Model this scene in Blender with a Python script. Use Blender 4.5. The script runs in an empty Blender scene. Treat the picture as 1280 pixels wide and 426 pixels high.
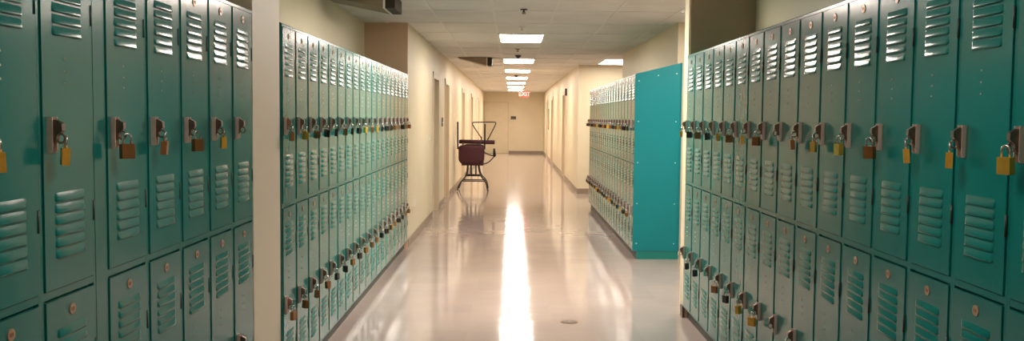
import bpy, bmesh, math, random
from mathutils import Vector, Matrix
random.seed(7)
C = bpy.context.scene.collection
SC = bpy.context.scene
PI = math.pi

# ------------------------------------------------------------ camera
cd = bpy.data.cameras.new('camera'); cam = bpy.data.objects.new('camera', cd); C.objects.link(cam)
cd.lens = 32.2; cd.sensor_width = 36; cd.clip_start = 0.05; cd.clip_end = 200
PITCH, ROLL = math.radians(3.32), math.radians(0.55)
cam.matrix_world = Matrix.Translation((0, 0, 1.51)) @ Matrix.Rotation(PI/2 - PITCH, 4, 'X') @ Matrix.Rotation(ROLL, 4, 'Z')
SC.camera = cam
# ------------------------------------------------------------ world, exposure, lamps
LIGHT = 30.0                       # emission of the ceiling diffusers
LIGHT_COL = (1.0, 0.88, 0.77)
w = bpy.data.worlds.new('world'); SC.world = w; w.use_nodes = True
w.node_tree.nodes['Background'].inputs[0].default_value = (0.9, 0.8, 0.7, 1)
w.node_tree.nodes['Background'].inputs[1].default_value = 0.05
vs = SC.view_settings
vs.view_transform = 'Standard'; vs.look = 'None'; vs.gamma = 1; vs.use_curve_mapping = False
vs.exposure = 0.05
SC.cycles.use_denoising = True
SC.cycles.max_bounces = 10; SC.cycles.diffuse_bounces = 6; SC.cycles.glossy_bounces = 5
SC.cycles.sample_clamp_indirect = 6.0

# ------------------------------------------------------------ layout (metres; camera at x 0, y 0, looking along +y)
XL, XR = -1.193, 1.309             # locker fronts
CEIL = 2.565
H_TOP, H_BASE, H_MID = 1.98, 0.09, 1.038
DEPTH = 0.48; SLOPE = 0.115
AL, AR = XL - 0.49, XR + 0.50      # alcove backs
YEND = 38.6

# ------------------------------------------------------------ materials
def mat(name, col, rough=0.5, metal=0.0, noise=0.0, nscale=6.0, bump=0.0, bscale=60.0, spec=0.5, coat=0.0, crough=0.1, col2=None):
    m = bpy.data.materials.new(name); m.use_nodes = True
    nt = m.node_tree; b = nt.nodes['Principled BSDF']
    b.inputs['Base Color'].default_value = (*col, 1)
    b.inputs['Roughness'].default_value = rough; b.inputs['Metallic'].default_value = metal
    b.inputs['Specular IOR Level'].default_value = spec
    b.inputs['Coat Weight'].default_value = coat; b.inputs['Coat Roughness'].default_value = crough
    tc = nt.nodes.new('ShaderNodeTexCoord')
    if noise > 0 or col2:
        n = nt.nodes.new('ShaderNodeTexNoise'); n.inputs['Scale'].default_value = nscale; n.inputs['Detail'].default_value = 5
        nt.links.new(tc.outputs['Object'], n.inputs['Vector'])
        r = nt.nodes.new('ShaderNodeValToRGB')
        c2 = col2 or tuple(c*(1-noise) for c in col)
        r.color_ramp.elements[0].position = 0.35; r.color_ramp.elements[1].position = 0.65
        r.color_ramp.elements[0].color = (*c2, 1); r.color_ramp.elements[1].color = (*col, 1)
        nt.links.new(n.outputs['Fac'], r.inputs['Fac']); nt.links.new(r.outputs['Color'], b.inputs['Base Color'])
    if bump > 0:
        n2 = nt.nodes.new('ShaderNodeTexNoise'); n2.inputs['Scale'].default_value = bscale; n2.inputs['Detail'].default_value = 3
        nt.links.new(tc.outputs['Object'], n2.inputs['Vector'])
        bp = nt.nodes.new('ShaderNodeBump'); bp.inputs['Strength'].default_value = bump; bp.inputs['Distance'].default_value = 0.01
        nt.links.new(n2.outputs['Fac'], bp.inputs['Height']); nt.links.new(bp.outputs['Normal'], b.inputs['Normal'])
    return m

def emit(name, col, s):
    m = bpy.data.materials.new(name); m.use_nodes = True; nt = m.node_tree
    b = nt.nodes['Principled BSDF']; b.inputs['Base Color'].default_value = (0.8, 0.8, 0.8, 1)
    b.inputs['Emission Color'].default_value = (*col, 1); b.inputs['Emission Strength'].default_value = s
    return m

def floor_mat():
    m = bpy.data.materials.new('polished_vinyl_tile'); m.use_nodes = True; nt = m.node_tree; b = nt.nodes['Principled BSDF']
    tc = nt.nodes.new('ShaderNodeTexCoord')
    br = nt.nodes.new('ShaderNodeTexBrick'); br.offset = 0; br.inputs['Scale'].default_value = 1.0
    br.inputs['Brick Width'].default_value = 0.305; br.inputs['Row Height'].default_value = 0.305
    br.inputs['Mortar Size'].default_value = 0.0018; br.inputs['Mortar Smooth'].default_value = 0.3
    br.inputs['Color1'].default_value = (0.41, 0.335, 0.30, 1); br.inputs['Color2'].default_value = (0.38, 0.31, 0.285, 1)
    br.inputs['Mortar'].default_value = (0.40, 0.34, 0.27, 1)
    nt.links.new(tc.outputs['Object'], br.inputs['Vector'])
    n = nt.nodes.new('ShaderNodeTexNoise'); n.inputs['Scale'].default_value = 1.1; n.inputs['Detail'].default_value = 6
    nt.links.new(tc.outputs['Object'], n.inputs['Vector'])
    mx = nt.nodes.new('ShaderNodeMix'); mx.data_type = 'RGBA'; mx.blend_type = 'MULTIPLY'; mx.inputs[0].default_value = 0.35
    nt.links.new(br.outputs['Color'], mx.inputs[6])
    r = nt.nodes.new('ShaderNodeValToRGB'); r.color_ramp.elements[0].position = .3; r.color_ramp.elements[1].position = .7
    r.color_ramp.elements[0].color = (0.72, 0.66, 0.70, 1); r.color_ramp.elements[1].color = (1, 1, 1, 1)
    nt.links.new(n.outputs['Fac'], r.inputs['Fac']); nt.links.new(r.outputs['Color'], mx.inputs[7])
    nt.links.new(mx.outputs[2], b.inputs['Base Color'])
    b.inputs['Roughness'].default_value = 0.095; b.inputs['Specular IOR Level'].default_value = 0.45
    n2 = nt.nodes.new('ShaderNodeTexNoise'); n2.inputs['Scale'].default_value = 3.2; n2.inputs['Detail'].default_value = 2
    nt.links.new(tc.outputs['Object'], n2.inputs['Vector'])
    bp = nt.nodes.new('ShaderNodeBump'); bp.inputs['Strength'].default_value = 0.22; bp.inputs['Distance'].default_value = 0.01
    nt.links.new(n2.outputs['Fac'], bp.inputs['Height']); nt.links.new(bp.outputs['Normal'], b.inputs['Normal'])
    return m

M = {}
M['floor'] = floor_mat()
M['wall'] = mat('cream_wall_paint', (0.75, 0.66, 0.475), 0.45, noise=0.05, nscale=1.5, bump=0.05, bscale=120)
M['pillar'] = mat('light_lifted_pillar_cream', (0.86, 0.73, 0.57), 0.5, noise=0.04, nscale=1.5, bump=0.05, bscale=120)  # wall cream lifted: light falling on the pillar is put into its colour
M['bulk'] = mat('tan_bulkhead_shade', (0.60, 0.42, 0.28), 0.6, noise=0.05, nscale=2)  # browner than the walls: shade on the end faces put into the colour
M['ceil'] = mat('mineral_ceiling_tile', (0.82, 0.80, 0.76), 0.9, noise=0.10, nscale=1.7, bump=0.25, bscale=180)
M['tbar'] = mat('ceiling_grid_white', (0.80, 0.78, 0.74), 0.5, noise=0.03)
M['base'] = mat('vinyl_baseboard_taupe', (0.30, 0.235, 0.17), 0.4, noise=0.08, nscale=4)
M['base_dark'] = mat('dark_baseboard', (0.10, 0.075, 0.055), 0.4, noise=0.1)
M['frame'] = mat('beige_door_frame', (0.66, 0.56, 0.40), 0.4, noise=0.04)
M['door'] = mat('tan_door_paint', (0.60, 0.47, 0.32), 0.4, noise=0.08, nscale=2)
M['cdoor'] = mat('cream_door_paint', (0.73, 0.64, 0.45), 0.4, noise=0.04)
M['teal'] = mat('teal_locker_enamel', (0.004, 0.185, 0.168), 0.18, noise=0.08, nscale=3, bump=0.03, bscale=30, spec=0.42)
M['teal_panel'] = mat('teal_end_panel_enamel', (0.004, 0.19, 0.215), 0.4, noise=0.05, nscale=2, bump=0.03, bscale=30, spec=0.25)
M['teal_shade'] = mat('louvre_slot_shade', (0.008, 0.05, 0.045), 0.7, noise=0.2)  # darkened teal standing in for the shade in the louvre slots
M['kick'] = mat('locker_kick_base', (0.06, 0.075, 0.065), 0.5, noise=0.2, nscale=5)
M['latch'] = mat('worn_chrome', (0.82, 0.65, 0.57), 0.36, metal=0.4, noise=0.12, nscale=40)
M['tongue'] = mat('dark_worn_chrome', (0.32, 0.19, 0.15), 0.28, metal=0.9, noise=0.3, nscale=60)
M['rivet'] = mat('pale_rivet', (0.62, 0.66, 0.60), 0.3, metal=0.3, noise=0.1)
M['plate'] = mat('copper_number_disc', (0.62, 0.40, 0.27), 0.35, metal=0.35, noise=0.3, nscale=90)
M['digits'] = mat('stamped_digits', (0.36, 0.14, 0.08), 0.6, noise=0.1)
M['hinge'] = mat('dark_hinge', (0.012, 0.04, 0.035), 0.4, noise=0.2)
M['brass'] = mat('yellow_brass', (0.84, 0.48, 0.07), 0.34, metal=0.5, noise=0.15, nscale=30)
M['bronze'] = mat('aged_bronze', (0.36, 0.15, 0.045), 0.35, metal=0.45, noise=0.25, nscale=30)
M['black'] = mat('black_lock_body', (0.03, 0.022, 0.018), 0.35, metal=0.3, noise=0.2, nscale=30)
M['steel'] = mat('shackle_steel', (0.75, 0.73, 0.72), 0.18, metal=1.0, noise=0.1, nscale=40)
M['maroon'] = mat('maroon_upholstery', (0.05, 0.004, 0.010), 0.7, noise=0.2, nscale=20, bump=0.2, bscale=200)
M['tube'] = mat('black_tube', (0.015, 0.010, 0.010), 0.35, metal=0.2, noise=0.1)
M['white'] = mat('white_plastic', (0.72, 0.68, 0.60), 0.4, noise=0.04)
M['grille'] = mat('dark_grille', (0.045, 0.03, 0.02), 0.6, noise=0.2)
M['tanplate'] = mat('tan_metal_deflector', (0.30, 0.22, 0.14), 0.5, noise=0.12, nscale=6)
M['sign'] = mat('dark_sign_plate', (0.03, 0.03, 0.028), 0.4, noise=0.1)
M['poster'] = mat('notice_paper', (0.22, 0.10, 0.07), 0.7, noise=0.5, nscale=15)
M['glow'] = emit('lit_diffuser', LIGHT_COL, LIGHT)
_g = {}
def glow(k):
    if k not in _g: _g[k] = emit('lit_diffuser', LIGHT_COL, LIGHT*k)
    return _g[k]
M['exit'] = emit('red_exit_letters', (1.0, 0.03, 0.02), 2.0)
M['exitface'] = emit('exit_face', (1.0, 0.10, 0.06), 0.35); M['exitface'].node_tree.nodes['Principled BSDF'].inputs['Base Color'].default_value = (0.5, 0.08, 0.06, 1)

# ------------------------------------------------------------ helpers
def box(bm, x0, y0, z0, x1, y1, z1):
    vs_ = [bm.verts.new((x, y, z)) for x in (x0, x1) for y in (y0, y1) for z in (z0, z1)]
    for f in ((0,1,3,2), (4,6,7,5), (0,4,5,1), (2,3,7,6), (0,2,6,4), (1,5,7,3)):
        bm.faces.new([vs_[i] for i in f])
def prism(bm, pts, axis, a0, a1):
    """polygon pts (u,v) extruded along axis ('x': u=y,v=z; 'y': u=x,v=z; 'z': u=x,v=y)"""
    def P(u, v, a): return {'x': (a, u, v), 'y': (u, a, v), 'z': (u, v, a)}[axis]
    A = [bm.verts.new(P(u, v, a0)) for u, v in pts]; B = [bm.verts.new(P(u, v, a1)) for u, v in pts]
    n = len(pts)
    bm.faces.new(A); bm.faces.new(B[::-1])
    for i in range(n): bm.faces.new((A[i], B[i], B[(i+1) % n], A[(i+1) % n]))
def cyl(bm, c, axis, r, h, n=20, r2=None):
    r2 = r if r2 is None else r2
    rot = {'z': Matrix(), 'x': Matrix.Rotation(PI/2, 4, 'Y'), 'y': Matrix.Rotation(-PI/2, 4, 'X')}[axis]
    bmesh.ops.create_cone(bm, cap_ends=True, segments=n, radius1=r, radius2=r2, depth=h, matrix=Matrix.Translation(c) @ rot)
def tube(bm, pts, r, n=8, closed=False):
    pts = [Vector(p) for p in pts]; m = len(pts); rings = []
    up = None
    for i, p in enumerate(pts):
        if closed: t = (pts[(i+1) % m] - pts[i-1]).normalized()
        else: t = (pts[min(i+1, m-1)] - pts[max(i-1, 0)]).normalized()
        if up is None: up = t.orthogonal().normalized()
        up = (up - t*up.dot(t)).normalized(); s = t.cross(up)
        rings.append([bm.verts.new(p + r*(math.cos(a)*up + math.sin(a)*s)) for a in [2*PI*k/n for k in range(n)]])
    for i in range(m if closed else m-1):
        A, B = rings[i], rings[(i+1) % m]
        for k in range(n): bm.faces.new((A[k], A[(k+1) % n], B[(k+1) % n], B[k]))
    if not closed: bm.faces.new(rings[0][::-1]); bm.faces.new(rings[-1])
def smooth_path(pts, it=2):
    pts = [Vector(p) for p in pts]
    for _ in range(it):
        q = [pts[0]]
        for a, b in zip(pts, pts[1:]): q += [a*0.75 + b*0.25, a*0.25 + b*0.75]
        pts = q + [pts[-1]]
    return pts
def bev(bm, w_, seg=2, sharp=True):
    es = [e for e in bm.edges if len(e.link_faces) == 2 and e.calc_face_angle(0) > 0.6]
    bmesh.ops.bevel(bm, geom=es, offset=w_, segments=seg, affect='EDGES', clamp_overlap=True)
def obj(name, bm, m, parent=None, loc=None, smooth=False, fix=True):
    if fix: bmesh.ops.recalc_face_normals(bm, faces=bm.faces)
    me = bpy.data.meshes.new(name); bm.to_mesh(me); bm.free()
    for x in (m if isinstance(m, (list, tuple)) else [m]): me.materials.append(x)
    if smooth:
        for p in me.polygons: p.use_smooth = True
    o = bpy.data.objects.new(name, me); C.objects.link(o)
    if parent: o.parent = parent
    if loc: o.location = loc
    return o
def B(fn, *a, bevel=0, seg=2, **k):
    bm = bmesh.new(); fn(bm, *a, **k)
    if bevel: bev(bm, bevel, seg)
    return bm
def boxes(lst, bevel=0, seg=2):
    bm = bmesh.new()
    for b in lst: box(bm, *b)
    if bevel: bev(bm, bevel, seg)
    return bm
def struct(name, bm, m, parent=None):
    o = obj(name, bm, m, parent)
    if not parent: o['kind'] = 'structure'
    return o
def empty(name, loc=(0,0,0), rz=0):
    o = bpy.data.objects.new(name, None); C.objects.link(o); o.location = loc; o.rotation_euler = (0,0,rz)
    o.empty_display_size = 0.1
    return o
def tag(o, label, cat, group=None):
    o['label'] = label; o['category'] = cat
    if group: o['group'] = group
    return o
def copy_tree(o, parent=None):
    c = o.copy(); C.objects.link(c)
    if parent: c.parent = parent
    for ch in list(o.children): copy_tree(ch, c)
    return c
ORD = ['first','second','third','fourth','fifth','sixth','seventh','eighth','ninth','tenth','eleventh','twelfth','thirteenth',
       'fourteenth','fifteenth','sixteenth','seventeenth','eighteenth','nineteenth','twentieth']

# ------------------------------------------------------------ the setting
YB = -3.0
struct('floor', B(box, -4.0, YB, -0.12, 7.0, YEND + 0.2, 0), M['floor'])
struct('ceiling', B(box, -4.0, YB, CEIL, 7.0, YEND + 0.2, CEIL + 0.12), M['ceil'])
g = []
for i in range(-6, 11):
    x = 0.41 + 0.61*i
    if -1.8 < x < 6.9: g.append((x-.012, YB+.01, CEIL-.006, x+.012, YEND-.01, CEIL+.001))
for j in range(-10, 25):
    y = 11.58 + 1.22*j
    if YB+.05 < y < YEND-.05: g.append((-1.69, y-.012, CEIL-.0055, 6.9, y+.012, CEIL+.001))
struct('trim_1', boxes(g), M['tbar'])

# left side
struct('wall_left', boxes([(AL-.15, YB, 0, AL, 10.44, CEIL)]), M['wall'])
struct('trim_2', B(box, AL, 4.215, 0, XL, 4.70, CEIL, bevel=.008), M['pillar'])             # pillar between the left banks
def wall_with_doors(name, xa, xb, y0, y1, doors, h=2.13):
    L = []; y = y0
    for (a, b) in doors:
        L.append((xa, y, 0, xb, a, CEIL)); L.append((xa, a, h, xb, b, CEIL)); y = b
    L.append((xa, y, 0, xb, y1, CEIL))
    return struct(name, boxes(L), M['wall'])
LD = [(13.75, 14.75), (16.15, 17.15), (21.6, 22.6), (26.4, 27.4), (31.6, 32.6)]
wall_with_doors('wall_left_far', XL-.5, XL, 10.44, YEND, LD)
RD = [(22.9, 23.9), (29.6, 30.9), (34.0, 35.0)]
wall_with_doors('wall_right_far', XR, XR+.5, 18.3, YEND, RD)
wn = [0]
def side_door(y0, y1, xf, s, m, h=2.13):
    """door in the side wall at plane xf; s=+1: corridor lies towards +x"""
    wn[0] += 1
    b = xf - s*0.16
    def sb(u0, a, z0, u1, c, z1): return (min(u0, u1), a, z0, max(u0, u1), c, z1)
    d = struct('door_%d' % wn[0], boxes([sb(b, y0+.045, 0.008, b+s*.045, y1-.045, h-.045)], bevel=.004), m)
    fr = [sb(xf-s*.17, y0-.004, 0, xf+s*.014, y0+.045, h), sb(xf-s*.17, y1-.045, 0, xf+s*.014, y1+.004, h), sb(xf-s*.17, y0-.004, h-.045, xf+s*.014, y1+.004, h+.004),
          sb(xf-s*.0, y0-.05, 0, xf+s*.014, y0, h+.05), sb(xf-s*.0, y1, 0, xf+s*.014, y1+.05, h+.05), sb(xf, y0-.05, h, xf+s*.014, y1+.05, h+.05)]
    obj('door_frame', boxes(fr), M['frame'], d)
    bm = bmesh.new(); x1 = b+s*.045
    cyl(bm, (x1+s*.008, y0+.12, 1.0), 'x', .03, .016); tube(bm, smooth_path([(x1, y0+.12, 1.0), (x1+s*.06, y0+.12, 1.0), (x1+s*.06, y0+.24, 1.0)]), .009)
    obj('door_handle', bm, M['steel'], d, smooth=True)
for i, (a, b) in enumerate(LD): side_door(a, b, XL, 1, M['door'] if i < 2 else M['cdoor'])
for a, b in RD: side_door(a, b, XR, -1, M['door'])

struct('trim_3', boxes([(AL, 10.425, 0, XL, 10.4395, CEIL)]), M['bulk'])  # thin facing that carries the painted shade of the left bulkhead end
# right side
struct('wall_right', boxes([(AR, YB, 0, AR+.15, 6.90, CEIL)]), M['wall'])
struct('wall_right_partition', boxes([(XR+.005, 6.905, 0, 6.0, 7.06, CEIL)], bevel=.006), M['wall'])
struct('wall_right_bay', boxes([(AR, 10.12, 0, 6.0, 15.2, CEIL)]), M['wall'])
struct('wall_right_cross', boxes([(XR+.5, 18.3, 0, 6.0, 18.45, CEIL)]), M['wall'])
struct('wall_right_outer', boxes([(6.0, YB, 0, 6.15, 18.45, CEIL)]), M['wall'])
struct('wall_back', boxes([(-2.2, YB-.15, 0, 6.2, YB, CEIL)]), M['wall'])
struct('trim_4', boxes([(XR+.015, 6.8945, 0, AR+.001, 6.9045, CEIL)]), M['bulk'])  # thin facing with painted shade, on the right partition
# end wall and its door
struct('wall_end', boxes([(XL-.5, YEND, 0, XR+.5, YEND+.15, CEIL)]), M['wall'])
ed = struct('door_20', boxes([(-1.16, YEND-.035, 0.01, -.20, YEND-.002, 2.12)], bevel=.004), M['cdoor'])
obj('door_frame', boxes([(-1.19, YEND-.055, 0, -1.165, YEND-.001, 2.16), (-.195, YEND-.055, 0, -.155, YEND-.001, 2.16), (-1.19, YEND-.055, 2.125, -.155, YEND-.001, 2.165)]), M['frame'], ed)
bm = bmesh.new(); box(bm, -.33, YEND-.045, .86, -.24, YEND-.034, 1.08); tube(bm, [(-.28, YEND-.04, .97), (-.28, YEND-.10, .97), (-.38, YEND-.10, .97)], .012)
obj('door_handle', bm, M['latch'], ed)
# baseboards
L = []; y = 10.48
for a, b in LD: L.append((XL, y, 0, XL+.009, a-.05, .10)); y = b+.05
L.append((XL, y, 0, XL+.009, YEND, .10)); struct('baseboard_left', boxes(L), M['base'])
L = []; y = 18.29
for a, b in RD: L.append((XR-.009, y, 0, XR, a-.05, .10)); y = b+.05
L += [(XR-.009, y, 0, XR, YEND, .10), (XR, 18.291, 0, 5.99, 18.30, .10)]; struct('baseboard_right', boxes(L), M['base'])
struct('baseboard_end', boxes([(-.15, YEND-.012, 0, XR-.01, YEND, .10)]), M['base'])
struct('baseboard_pillar', boxes([(XL, 4.20, 0, XL+.007, 4.715, .09)]), M['base'])

# ------------------------------------------------------------ lockers
W = 0.30
def door_mesh(wd=W-.034, h=.915):
    """front at y=0 facing -y, centred on x and z; six louvres at the top and six at the bottom"""
    bm = bmesh.new(); hw, hh = wd/2, h/2
    box(bm, -hw, -.003, -hh, hw, .010, hh); bev(bm, .0022, 2)
    def louvre(z, lw=.081, lh=.0235, out=.0048):
        # a pressed hood: flush at its top, swelling smoothly to a lip, slot shade painted on its underside
        rows = [(0, .0), (.22, .30), (.50, .66), (.78, .92), (.96, 1.0), (1.03, .90)]
        cols = ((-1, 0), (-.97, .38), (-.92, .80), (-.84, 1.0), (0, 1.06), (.84, 1.0), (.92, .80), (.97, .38), (1, 0))
        R = []
        for t, k1 in rows:
            rise = .0022*(1 if t > .5 else t*2)
            R.append([bm.verts.new((fx*lw, -.0029 - out*k1*k, z - t*lh + rise*0 + (.004*(abs(fx) > .9)*t if k < .5 else 0))) for fx, k in cols])
        for a, b in zip(R, R[1:]):
            for i in range(8):
                f = bm.faces.new((a[i], a[i+1], b[i+1], b[i])); f.smooth = True
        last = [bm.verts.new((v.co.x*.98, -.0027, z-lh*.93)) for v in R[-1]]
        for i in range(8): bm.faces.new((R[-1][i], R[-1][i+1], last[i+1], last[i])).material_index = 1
    for k in range(6):
        louvre(.378 - k*.0300); louvre(-.206 - k*.0300)
    return bm
def latch_mesh():
    """origin on the door face (y=0), mechanism towards -y"""
    bm = bmesh.new()
    box(bm, -.014, -.003, -.047, .014, 0, .047)
    for x in (-.014, .0105): prism(bm, [(0, .047), (-.015, .047), (-.015, -.040), (-.009, -.047), (0, -.047)], 'x', x, x+.0035)
    bev(bm, .0008, 1); nf = len(bm.faces)
    prism(bm, [(0, .036), (-.020, .040), (-.036, .030), (-.037, .012), (-.024, .000), (-.020, -.018), (-.004, -.030), (0, -.030)], 'x', -.0085, .0085)
    tube(bm, [(0.0, -.030 - .010*math.cos(a), -.008 + .012*math.sin(a)) for a in [2*PI*k/12 for k in range(12)]], .0026, 6, closed=True)
    bm.faces.ensure_lookup_table()
    for f in bm.faces[nf:]: f.material_index = 1
    return bm
# prototype locker: origin at the front bottom centre, front facing -y
def make_locker():
    root = empty('locker')
    bm = bmesh.new()
    hw = W/2 - .0004
    D = DEPTH
    # carcase with sloping top, its front sheet set back behind the frame
    prism(bm, [(.014, H_BASE), (D, H_BASE), (D, H_TOP+SLOPE), (.014, H_TOP+.003)], 'x', -hw, hw)
    body = obj('body', bm, M['teal'], root)
    fr = []
    s = .0130
    for x0, x1 in ((-hw, -hw+s), (hw-s, hw)): fr.append((x0, 0, H_BASE, x1, .016, H_TOP))
    for z0, z1 in ((H_BASE, H_BASE+.010), (H_MID-.010, H_MID+.010), (H_TOP-.012, H_TOP+.001)): fr.append((-hw+s*.9, .0004, z0, hw-s*.9, .016, z1))
    obj('face_frame', boxes(fr, bevel=.0015, seg=1), M['teal'], root)
    obj('top_lip', B(prism, [(-.004, H_TOP-.012), (.004, H_TOP-.012), (.03, H_TOP+.008), (.03, H_TOP+.012), (-.001, H_TOP+.004), (-.004, H_TOP)], 'x', -hw, hw, bevel=.001, seg=1), M['teal'], root)
    obj('kick_base', B(box, -hw, .035, 0, hw, D-.02, H_BASE), M['kick'], root)
    dm = None
    for zc in ((H_MID+H_TOP)/2 - .001, (H_BASE+H_MID)/2):
        if dm is None:
            d = obj('locker_door', door_mesh(), [M['teal'], M['teal_shade']], root); dm = d
            lt = obj('latch', latch_mesh(), [M['latch'], M['tongue']], d, (-W/2+.048, -.003, -.055)); lt['label'] = 'worn chrome lift latch'
            b2 = bmesh.new(); cyl(b2, (0, -.0015, 0), 'y', .0155, .003, 24); p = obj('number_disc', b2, M['plate'], d, (0, -.003, .418))
            b2 = bmesh.new()
            for x in (-.0065, 0, .0065): box(b2, x-.0018, -.0036, -.005, x+.0018, -.0028, .005)
            p.data.materials.append(M['digits'])
            b3 = bmesh.new(); b3.from_mesh(p.data); nf = len(b3.faces)
            for x in (-.0065, 0, .0065): box(b3, x-.0018, -.0037, -.005, x+.0018, -.0028, .005)
            b3.faces.ensure_lookup_table()
            for f in b3.faces[nf:]: f.material_index = 1
            b3.to_mesh(p.data); b3.free(); b2.free()
            for z in (.275, -.272): obj('hinge', B(cyl, (0, 0, 0), 'z', .0042, .058, 10), M['hinge'], d, (W/2-.0150, -.002, z), smooth=True)
            for z in (.145, .112, .080):
                b2 = bmesh.new(); bmesh.ops.create_uvsphere(b2, u_segments=8, v_segments=6, radius=.0032); obj('rivet', b2, M['rivet'], d, (-.02, -.003, z), smooth=True)
        else: d = copy_tree(dm, root)
        d.location = (0, -.001, zc)
    return root
proto = make_locker()

def make_padlock(m, pose=0, combo=False):
    """origin at the top of the shackle"""
    root = empty('padlock')
    bm = bmesh.new()
    if combo: cyl(bm, (0, 0, -.048), 'y', .021, .019, 24); bev(bm, .003, 2); 
    else:
        box(bm, -.0195, -.0095, -.074, .0195, .0095, -.030); bev(bm, .0028, 2)
    obj('lock_body', bm, m, root)
    bm = bmesh.new()
    pts = [(-.012, 0, -.031)] + [(-.012*math.cos(a), 0, -.012 + .012*math.sin(a)) for a in [PI*k/8 for k in range(9)]] + [(.012, 0, -.031)]
    tube(bm, pts, .0032, 8); obj('shackle', bm, M['steel'], root, smooth=True)
    return root
LOCK = {'yellow brass': make_padlock(M['brass']), 'brown bronze': make_padlock(M['bronze']), 'black': make_padlock(M['black'], combo=False)}
used = set()
def place_lock(kind, x, y, z, rz, label, group, tilt=0, yaw=0):
    src = LOCK[kind]
    if kind in used: src = copy_tree(src)
    used.add(kind)
    src.location = (x, y, z); src.rotation_euler = (tilt, 0, rz)
    src.rotation_euler = (Matrix.Rotation(rz + yaw, 3, 'Z') @ Matrix.Rotation(tilt, 3, 'X')).to_euler()
    tag(src, label, 'padlock', group)
first = [True]
rnd = random.Random(11)
def put_locker(yc, side, label, group, sx=1.0):
    o = proto if first[0] else copy_tree(proto)
    first[0] = False
    o.location = (XL if side == 'L' else XR, yc, 0)
    o.rotation_euler = (0, 0, PI/2 if side == 'L' else -PI/2)
    tag(o, label, 'locker', group)
    o.scale = (sx, 1, 1)
    return o
ZU = (H_MID+H_TOP)/2 - .001 - .055; ZLo = (H_BASE+H_MID)/2 - .055
def lock_on(yc, side, low, kind, where, group):
    s = 1 if side == 'L' else -1                       # corridor direction
    yy = yc - s*(W/2-.048)                             # latch is left of the door as one faces it
    x = (XL if side == 'L' else XR) + s*.046
    z = (ZLo if low else ZU) - .003
    place_lock(kind, x, yy, z, (PI/2 if side == 'L' else -PI/2), '%s padlock on %s latch of %s' % (kind, 'lower' if low else 'upper', where), group,
               tilt=rnd.uniform(-.04, .10), yaw=PI/2*0 + rnd.uniform(.15, .85)*(1 if rnd.random() < .6 else -1))
KM = {'Y': 'yellow brass', 'B': 'brown bronze', 'K': 'black'}

# near left bank, counted from the cream pillar towards the camera
wl = .305
pos = [4.2 - wl*(k+.5) for k in range(5)] + [4.2 - wl*(k+.5) - .066 for k in range(5, 10)]
for k, y in enumerate(pos):
    put_locker(y, 'L', 'teal two tier steel locker, %s before the cream pillar in the near left bank' % ORD[k], 'lockers in the near left bank', wl/W)
up = [None, 'Y', 'B', 'B', 'B', 'Y', 'Y', 'B', 'Y', 'Y']; lo = ['B', None, None, None, 'B', None, 'B', 'Y', None, None]
for k, y in enumerate(pos):
    if up[k]: lock_on(y, 'L', 0, KM[up[k]], '%s locker before left cream pillar' % ORD[k], 'padlocks on the near left bank')
    if lo[k]: lock_on(y, 'L', 1, KM[lo[k]], '%s locker before left cream pillar' % ORD[k], 'padlocks on the near left bank')
yf = 4.2 - wl*5 - .033
fl = obj('filler_panel', boxes([(XL-.4, yf-.0325, H_BASE, XL+.001, yf+.0325, H_TOP+.004), (XL-.4, yf-.0325, 0, XL-.035, yf+.0325, H_BASE)], bevel=.002, seg=1), M['teal'])
tag(fl, 'narrow plain teal filler strip between two lockers in the near left bank', 'panel')
# left bank beyond the pillar
ys = 4.735
up = ['B','Y','B','K','K','B','K','K','Y','B','Y','K','K','K','B','B','K','B','B']; lo = ['B','B','B','B','K','K','B','K','B','B','B','K','K','B','B','K','K','B','B']
for k in range(19):
    y = ys + W*(k+.5)
    put_locker(y, 'L', 'pale reflecting teal locker, %s beyond the left cream pillar' % ORD[k], 'lockers beyond the left pillar')
    lock_on(y, 'L', 0, KM[up[k]], '%s locker beyond the left cream pillar' % ORD[k], 'padlocks beyond the left pillar')
    lock_on(y, 'L', 1, KM[lo[k]], '%s locker beyond the left cream pillar' % ORD[k], 'padlocks beyond the left pillar')
# near right bank, counted from its far end
up = ['Y','K','B','K','Y','B','Y','B',None,'B','Y','Y','B','Y','Y','Y','B','Y']; lo = [None,'K','K',None,'B','K','Y','Y',None,'B',None,'B',None,None,'B',None,'Y','B']
for k in range(18):
    y = 6.892 - W*(k+.5)
    put_locker(y, 'R', 'teal two tier steel locker, %s from far end of the near right bank' % ORD[k], 'lockers in the near right bank')
    if up[k]: lock_on(y, 'R', 0, KM[up[k]], '%s locker from far end of near right bank' % ORD[k], 'padlocks on the near right bank')
    if lo[k]: lock_on(y, 'R', 1, KM[lo[k]], '%s locker from far end of near right bank' % ORD[k], 'padlocks on the near right bank')
# far right bank behind the plain end panel
up = list('KKBYBKBYKBKKYBKKBKK'); lo = list('BKYKBKYBKKBKYKBKKBK')
for k in range(19):
    y = 9.80 + W*(k+.5)
    put_locker(y, 'R', 'beige reflecting teal locker, %s behind the flat teal end panel' % ORD[k], 'lockers behind the flat end panel')
    lock_on(y, 'R', 0, KM[up[k]], '%s locker behind the flat teal end panel' % ORD[k], 'padlocks behind the flat end panel')
    lock_on(y, 'R', 1, KM[lo[k]], '%s locker behind the flat teal end panel' % ORD[k], 'padlocks behind the flat end panel')
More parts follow.
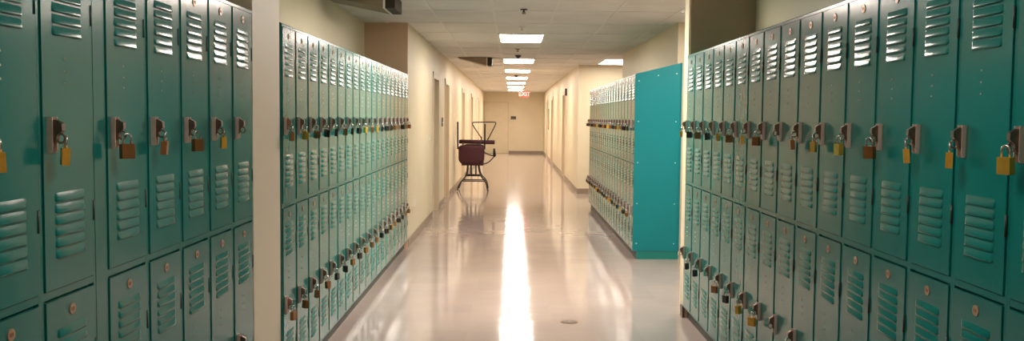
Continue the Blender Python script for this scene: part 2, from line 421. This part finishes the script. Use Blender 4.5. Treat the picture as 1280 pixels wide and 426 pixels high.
# finished end panel of the far right bank
ep = empty('end_panel', (XR, 9.795, 0))
def PX(pts, a0, a1, bevel=.002): return B(prism, pts, 'y', a0, a1, bevel=bevel, seg=1)
obj('sheet', PX([(-.004, H_BASE), (DEPTH+.01, H_BASE), (DEPTH+.01, H_TOP+SLOPE+.012), (-.004, H_TOP+.004)], -.006, 0), M['teal_panel'], ep)
fl = [(DEPTH+.0, -.022, H_BASE, DEPTH+.012, 0, H_TOP+SLOPE+.010)]
obj('edge_flange', boxes(fl, bevel=.002, seg=1), M['teal_panel'], ep)
obj('kick_panel', boxes([(.035, .0, 0, DEPTH+.005, .004, H_BASE)]), M['teal'], ep)
for z in (H_TOP-.07, H_TOP-.50, 1.04, .6, .17):
    for x in (.035, DEPTH-.045): obj('screw', B(cyl, (0, -.0085, 0), 'y', .006, .005, 10), M['rivet'], ep, (x, 0, z + (SLOPE*.7 if z > 1.8 and x > .2 else 0)))
obj('screw', B(cyl, (0, -.0085, 0), 'y', .006, .005, 10), M['rivet'], ep, (DEPTH/2, 0, H_TOP-.01))
tag(ep, 'plain bright teal sheet metal end panel closing the far right locker bank', 'panel')
# dark end cap of the kick base on the near right bank
cap = obj('kick_end_cap', boxes([(XR-.004, 6.893, 0, XR+.014, 6.99, .088)], bevel=.001, seg=1), M['base_dark'])
tag(cap, 'small dark brown cap at the foot of the wall end beyond near right lockers', 'trim')

# ------------------------------------------------------------ ceiling lights
def light_proto():
    t = empty('ceiling_light')
    f = [(-.30, -.61, -.014, .30, -.58, 0), (-.30, .58, -.014, .30, .61, 0), (-.30, -.58, -.014, -.275, .58, 0), (.275, -.58, -.014, .30, .58, 0)]
    obj('frame', boxes(f, bevel=.002, seg=1), M['tbar'], t)
    bm = bmesh.new(); prism(bm, [(-.276, -.002), (.276, -.002), (.262, -.013), (-.262, -.013)], 'y', -.581, .581)
    obj('diffuser', bm, M['glow'], t)
    return t
lp = light_proto(); fl_ = True
desc = ['largest and nearest', 'second nearest', 'third nearest', 'fourth nearest', 'fifth nearest', 'sixth nearest', 'most distant']
rows = [(.105, y+.61, 'lit ceiling light, %s of those down the middle of the corridor' % desc[i], 'lights down the corridor') for i, y in enumerate((11.58, 16.46, 20.12, 23.78, 27.44, 31.1, 34.76))]
rows += [(1.93, 17.2, 'lit ceiling light in the side passage beyond the far right lockers', None),
         (1.98, 8.55, 'lit ceiling light in the side passage before the teal end panel', None),
         (.105, 7.51, 'added ceiling fill light beyond the pillar, out of view overhead', None),  # unseen fixture added to brighten the pillar and near lockers
         (.105, 2.43, 'added dim ceiling fill light over the near lockers, out of view', None),  # unseen fixture added as weak fill on the near doors
         (.105, -2.0, 'added dim ceiling fill light behind the viewer at the near end', None)]  # unseen fixture added for a little light from behind
for x, y, l, gname in rows:
    o = lp if fl_ else copy_tree(lp); fl_ = False
    o.location = (x, y, CEIL-.0045); tag(o, l, 'ceiling light', gname)
    k = (.6 if y > 10 else .85) if x > 1 else 2.0 if 5 < y < 8 else .3 if y < 3 else 1.35 if y > 30 else 1
    for ch in o.children:
        if ch.name.startswith('diffuser') and k != 1: ch.data = ch.data.copy(); ch.data.materials[0] = glow(k)

# smoke detectors and sprinklers
def detector(x, y, label, r=.05):
    bm = bmesh.new(); cyl(bm, (0, 0, -.014), 'z', r*.8, .028, 24, r); t = empty('smoke_detector', (x, y, CEIL-.006)); obj('housing', bm, M['sign'] if r > .045 else M['tanplate'], t)
    bm = bmesh.new(); cyl(bm, (0, 0, -.038), 'z', r*.35, .022, 16, r*.6); obj('sensor_dome', bm, M['grille'], t)
    tag(t, label, 'smoke detector')
detector(.085, 15.6, 'dark round smoke detector just before the second corridor light', .055)
detector(.08, 23.0, 'dark round smoke detector before the fourth corridor light', .055)
def sprinkler(x, y, label, m):
    t = empty('sprinkler', (x, y, CEIL-.001))
    bm = bmesh.new(); cyl(bm, (0, 0, -.006), 'z', .035, .010, 20); obj('escutcheon', bm, m, t)
    bm = bmesh.new(); cyl(bm, (0, 0, -.02), 'z', .010, .025, 10)
    tube(bm, [(-.008, 0, -.026), (-.014, 0, -.034), (0, 0, -.044)], .003, 6); tube(bm, [(.008, 0, -.026), (.014, 0, -.034), (0, 0, -.044)], .003, 6)
    cyl(bm, (0, 0, -.045), 'z', .022, .003, 14); obj('sprinkler_head', bm, m, t)
    tag(t, label, 'sprinkler')
sprinkler(.10, 9.0, 'dark sprinkler head on the ceiling nearest the viewer', M['sign'])
sprinkler(.10, 10.75, 'pale sprinkler head on ceiling just before the nearest light', M['white'])
sprinkler(.07, 14.2, 'small sprinkler head between the first and second corridor lights', M['tanplate'])

# sloping air deflectors under ceiling vents
def deflector(x1, y, ln, dp, drop, label):
    t = empty('air_deflector', (x1, y, CEIL-.006))
    obj('hood', B(prism, [(-ln, 0), (-ln, -.012), (0, -drop), (0, 0)], 'y', 0, dp, bevel=.003, seg=1), M['tanplate'], t)
    obj('rim', boxes([(.0, -.01, -drop-.005, .018, dp+.01, 0)], bevel=.002, seg=1), M['tbar'], t)
    L = [(.018, .0, -drop, .10, dp, -.001)]
    for k in range(6): L.append((.018, -.006, -drop+.008+k*(drop-.02)/6, .104, 0, -drop+.016+k*(drop-.02)/6))
    obj('grille', boxes(L), M['grille'], t)
    tag(t, label, 'vent')
deflector(-1.13, 8.0, .52, .5, .115, 'brown sloping air vent hood at top left over the lockers')
deflector(-.47, 16.2, .50, .45, .14, 'brown wedge shaped vent hood on ceiling beside second light')

# ------------------------------------------------------------ exit sign
ex = empty('exit_sign', (.42, 33.0, CEIL))
obj('bracket', boxes([(-.03, -.02, -.11, .03, .02, 0)]), M['white'], ex)
obj('sign_box', boxes([(-.17, -.025, -.33, .17, .025, -.11)], bevel=.006), M['exitface'], ex)
cu = bpy.data.curves.new('exit_lettering', 'FONT'); cu.body = 'EXIT'; cu.size = .20; cu.align_x = 'CENTER'; cu.align_y = 'CENTER'; cu.extrude = .002; cu.offset = .004
to = bpy.data.objects.new('tmp', cu); C.objects.link(to)
bpy.context.view_layer.update()
me = bpy.data.meshes.new_from_object(to.evaluated_get(bpy.context.evaluated_depsgraph_get()))
bpy.data.objects.remove(to)
me.materials.clear(); me.materials.append(M['exit'])
lt = bpy.data.objects.new('lettering', me); C.objects.link(lt); lt.parent = ex; lt.location = (0, -.028, -.22); lt.rotation_euler = (PI/2, 0, 0)
lt['label'] = 'red glowing letters EXIT'
tag(ex, 'small glowing red EXIT sign hanging before the end wall', 'sign')

# ------------------------------------------------------------ wall fittings
def plate(name, x, y, z, w_, h_, m, label, cat, axis='x', th=.012, s=1, details=None):
    t = empty(name, (x, y, z))
    if axis == 'x': bx_ = (0 if s > 0 else -th, -w_/2, -h_/2, th if s > 0 else 0, w_/2, h_/2)
    else: bx_ = (-w_/2, -th, -h_/2, w_/2, 0, h_/2)
    obj('face_plate', boxes([bx_], bevel=.002, seg=1), m, t)
    if details:
        n, b, mm = details; obj(n, boxes(b, bevel=.001, seg=1), mm, t)
    tag(t, label, cat)
plate('wall_outlet', XL, 11.2, .46, .075, .115, M['white'], 'small pale electrical outlet low on the left corridor wall', 'outlet', details=('socket', [(.012, -.018, .012, .015, .018, .04), (.012, -.018, -.04, .015, .018, -.012)], M['tbar']))
plate('light_switch', XL, 13.1, 1.2, .075, .115, M['white'], 'small pale wall switch before the first left door', 'switch', details=('toggle', [(.012, -.006, -.012, .022, .006, .012)], M['tbar']))
plate('room_sign', XL, 15.55, 1.42, .18, .15, M['sign'], 'small dark room sign between the two brown left doors', 'sign', details=('insert_strip', [(.012, -.07, -.02, .014, .07, .0)], M['tbar']))
plate('room_sign', .04, YEND, 1.49, .22, .13, M['sign'], 'small dark sign plate on the cream end wall', 'sign', axis='y', details=('insert_strip', [(-.08, -.0135, -.03, .08, -.012, -.01)], M['tanplate']))
plate('fire_alarm', XR, 22.2, 2.13, .09, .17, M['sign'], 'small dark wall alarm high on the far right wall', 'alarm', s=-1, th=.045, details=('strobe_lens', [(-.052, -.02, -.03, -.045, .02, .05)], M['white']))
plate('wall_notice', XR, 33.1, 1.45, .5, .75, M['poster'], 'dark reddish notice board on right wall near the end', 'notice', s=-1, details=('sheet', [(-.014, -.2, -.3, -.012, .2, .3)], M['tanplate']))

# ------------------------------------------------------------ floor clean-out cover
fc = empty('floor_cover', (.435, 6.72, 0))
bm = bmesh.new(); cyl(bm, (0, 0, .0015), 'z', .066, .003, 36); obj('ring', bm, M['bronze'], fc)
bm = bmesh.new(); cyl(bm, (0, 0, .0028), 'z', .057, .0026, 36); obj('lid', bm, M['base_dark'], fc)
bm = bmesh.new(); cyl(bm, (.0, 0, .0045), 'z', .008, .002, 10); obj('screw', bm, M['latch'], fc)
tag(fc, 'small round brown clean-out cover set in the shiny floor', 'floor cover')

# ------------------------------------------------------------ stacked chairs at the left wall
CY = 18.6
def cushion(name, x0, y0, z0, x1, y1, z1, r, m, parent):
    bm = bmesh.new(); box(bm, x0, y0, z0, x1, y1, z1); bev(bm, r, 4); o = obj(name, bm, m, parent, smooth=True); return o
def rounded_shell(name, x0, x1, z0, z1, y, th, rb, rt, m, parent, bow=.03):
    """upright rounded panel, curved in plan; rb/rt: radius of the bottom/top corners"""
    bm = bmesh.new(); N, K = 14, 14; xc, hw = (x0+x1)/2, (x1-x0)/2
    F, Bk = [], []
    for j in range(K+1):
        z = z0 + (z1-z0)*j/K; ins = 0
        for zz, r in ((z-z0, rb), (z1-z, rt)):
            if zz < r: ins = max(ins, r - math.sqrt(max(0, r*r-(r-zz)**2)))
        a, b = [], []
        for i in range(N+1):
            u = -1 + 2*i/N; x = xc + u*(hw-ins); yy = y + bow*u*u
            e = th*.5*math.sqrt(max(.05, 1-abs(u)**6))*math.sqrt(max(.08, 1-abs(2*j/K-1)**8))
            a.append(bm.verts.new((x, yy-e, z))); b.append(bm.verts.new((x, yy+e, z)))
        F.append(a); Bk.append(b)
    for j in range(K):
        for i in range(N):
            bm.faces.new((F[j][i], F[j][i+1], F[j+1][i+1], F[j+1][i])); bm.faces.new((Bk[j][i+1], Bk[j][i], Bk[j+1][i], Bk[j+1][i+1]))
        bm.faces.new((F[j][0], F[j+1][0], Bk[j+1][0], Bk[j][0])); bm.faces.new((F[j+1][N], F[j][N], Bk[j][N], Bk[j+1][N]))
    for i in range(N):
        bm.faces.new((F[0][i+1], F[0][i], Bk[0][i], Bk[0][i+1])); bm.faces.new((F[K][i], F[K][i+1], Bk[K][i+1], Bk[K][i]))
    return obj(name, bm, m, parent, smooth=True)
R = .013
c1 = empty('chair', (-.80, CY, 0))                     # x relative to -.80
cushion('seat', -.23, .06, .52, .21, .50, .585, .03, M['maroon'], c1)
rounded_shell('backrest', -.24, .22, .62, .945, .545, .05, .08, .08, M['maroon'], c1, bow=-.03)
def leg(par, pts, r=R, name='leg'):
    bm = bmesh.new(); tube(bm, smooth_path(pts, 2), r, 8); return obj(name, bm, M['tube'], par, smooth=True)
for y0, y1 in ((.10, .0), (.46, .56)):
    leg(c1, [(-.11, y0, .53), (-.125, y0, .31), (-.26, y1, .17), (-.315, y1, .013)])
    leg(c1, [(.11, y0, .53), (.15, y0, .31), (.27, y1, .20), (.305, y1, .013)])
for y0 in (.10, .46):
    bm = bmesh.new(); tube(bm, [(-.13, y0, .31), (.15, y0, .31)], R*.9); tube(bm, [(-.235, y0*.7+.02 if y0 < .2 else y0+.05, .20), (.25, y0*.7+.02 if y0 < .2 else y0+.05, .20)], R*.9)
    tube(bm, [(-.045, y0, .53), (-.045, y0, .31)], R*.7); tube(bm, [(.055, y0, .53), (.055, y0, .31)], R*.7)
    obj('stretcher', bm, M['tube'], c1, smooth=True)
for s in (-1, 1):
    bm = bmesh.new(); tube(bm, smooth_path([(s*.17, .46, .54), (s*.19, .575, .56), (s*.19, .575, .92)]), R); obj('back_post', bm, M['tube'], c1, smooth=True)
bm = bmesh.new(); tube(bm, smooth_path([(.17, .30, .54), (.30, .22, .56), (.43, .20, .70)]), R*.9); tube(bm, smooth_path([(.19, .565, .80), (.28, .40, .74), (.43, .20, .71)]), R*.9)
ar = obj('arm_frame', bm, M['tube'], c1, smooth=True)
bm = bmesh.new(); box(bm, .405, .06, .70, .47, .34, .88); bmesh.ops.transform(bm, matrix=Matrix(), verts=bm.verts)
for v in bm.verts:
    if v.co.z > .8: v.co.x += (.008 if v.co.x < .43 else -.025)
bev(bm, .015, 3); obj('arm_pad', bm, M['tube'], c1, smooth=True)
tag(c1, 'black tube framed maroon chair standing upright at the left wall under another', 'chair')
c2 = empty('chair', (-.80, CY, .955))
bm = bmesh.new(); box(bm, -.285, .04, .012, .435, .52, .085)
for v in bm.verts:
    if v.co.x > 0: v.co.z -= .008
bev(bm, .026, 4); obj('seat', bm, M['maroon'], c2, smooth=True)
rounded_shell('backrest', -.29, .235, -.415, -.02, -.03, .05, .13, .05, M['maroon'], c2, bow=.035)
bm = bmesh.new()
for x in (-.20, .15): tube(bm, smooth_path([(x, .10, .03), (x, .0, .03), (x, .0, -.06)]), R*.9)
obj('back_bracket', bm, M['tube'], c2, smooth=True)
leg(c2, [(-.305, .02, -.10), (-.307, .015, .12), (-.31, .01, .455)], R*1.2)
leg(c2, [(.24, .02, -.10), (.242, .015, .12), (.243, .01, .42)], R*1.2)
bm = bmesh.new(); tri = [(.155, .44, .125), (-.03, .47, .39), (-.03, .47, .435), (.0, .47, .445), (.44, .47, .455), (.455, .47, .44), (.45, .47, .40), (.29, .44, .085)]
tube(bm, smooth_path(tri, 1), R*.9); obj('sled_frame', bm, M['tube'], c2, smooth=True)
leg(c2, [(.155, .44, .06), (.155, .44, .15)]); leg(c2, [(.29, .44, .06), (.29, .44, .11)])
tag(c2, 'maroon chair stacked upside down with its black legs in the air', 'chair')
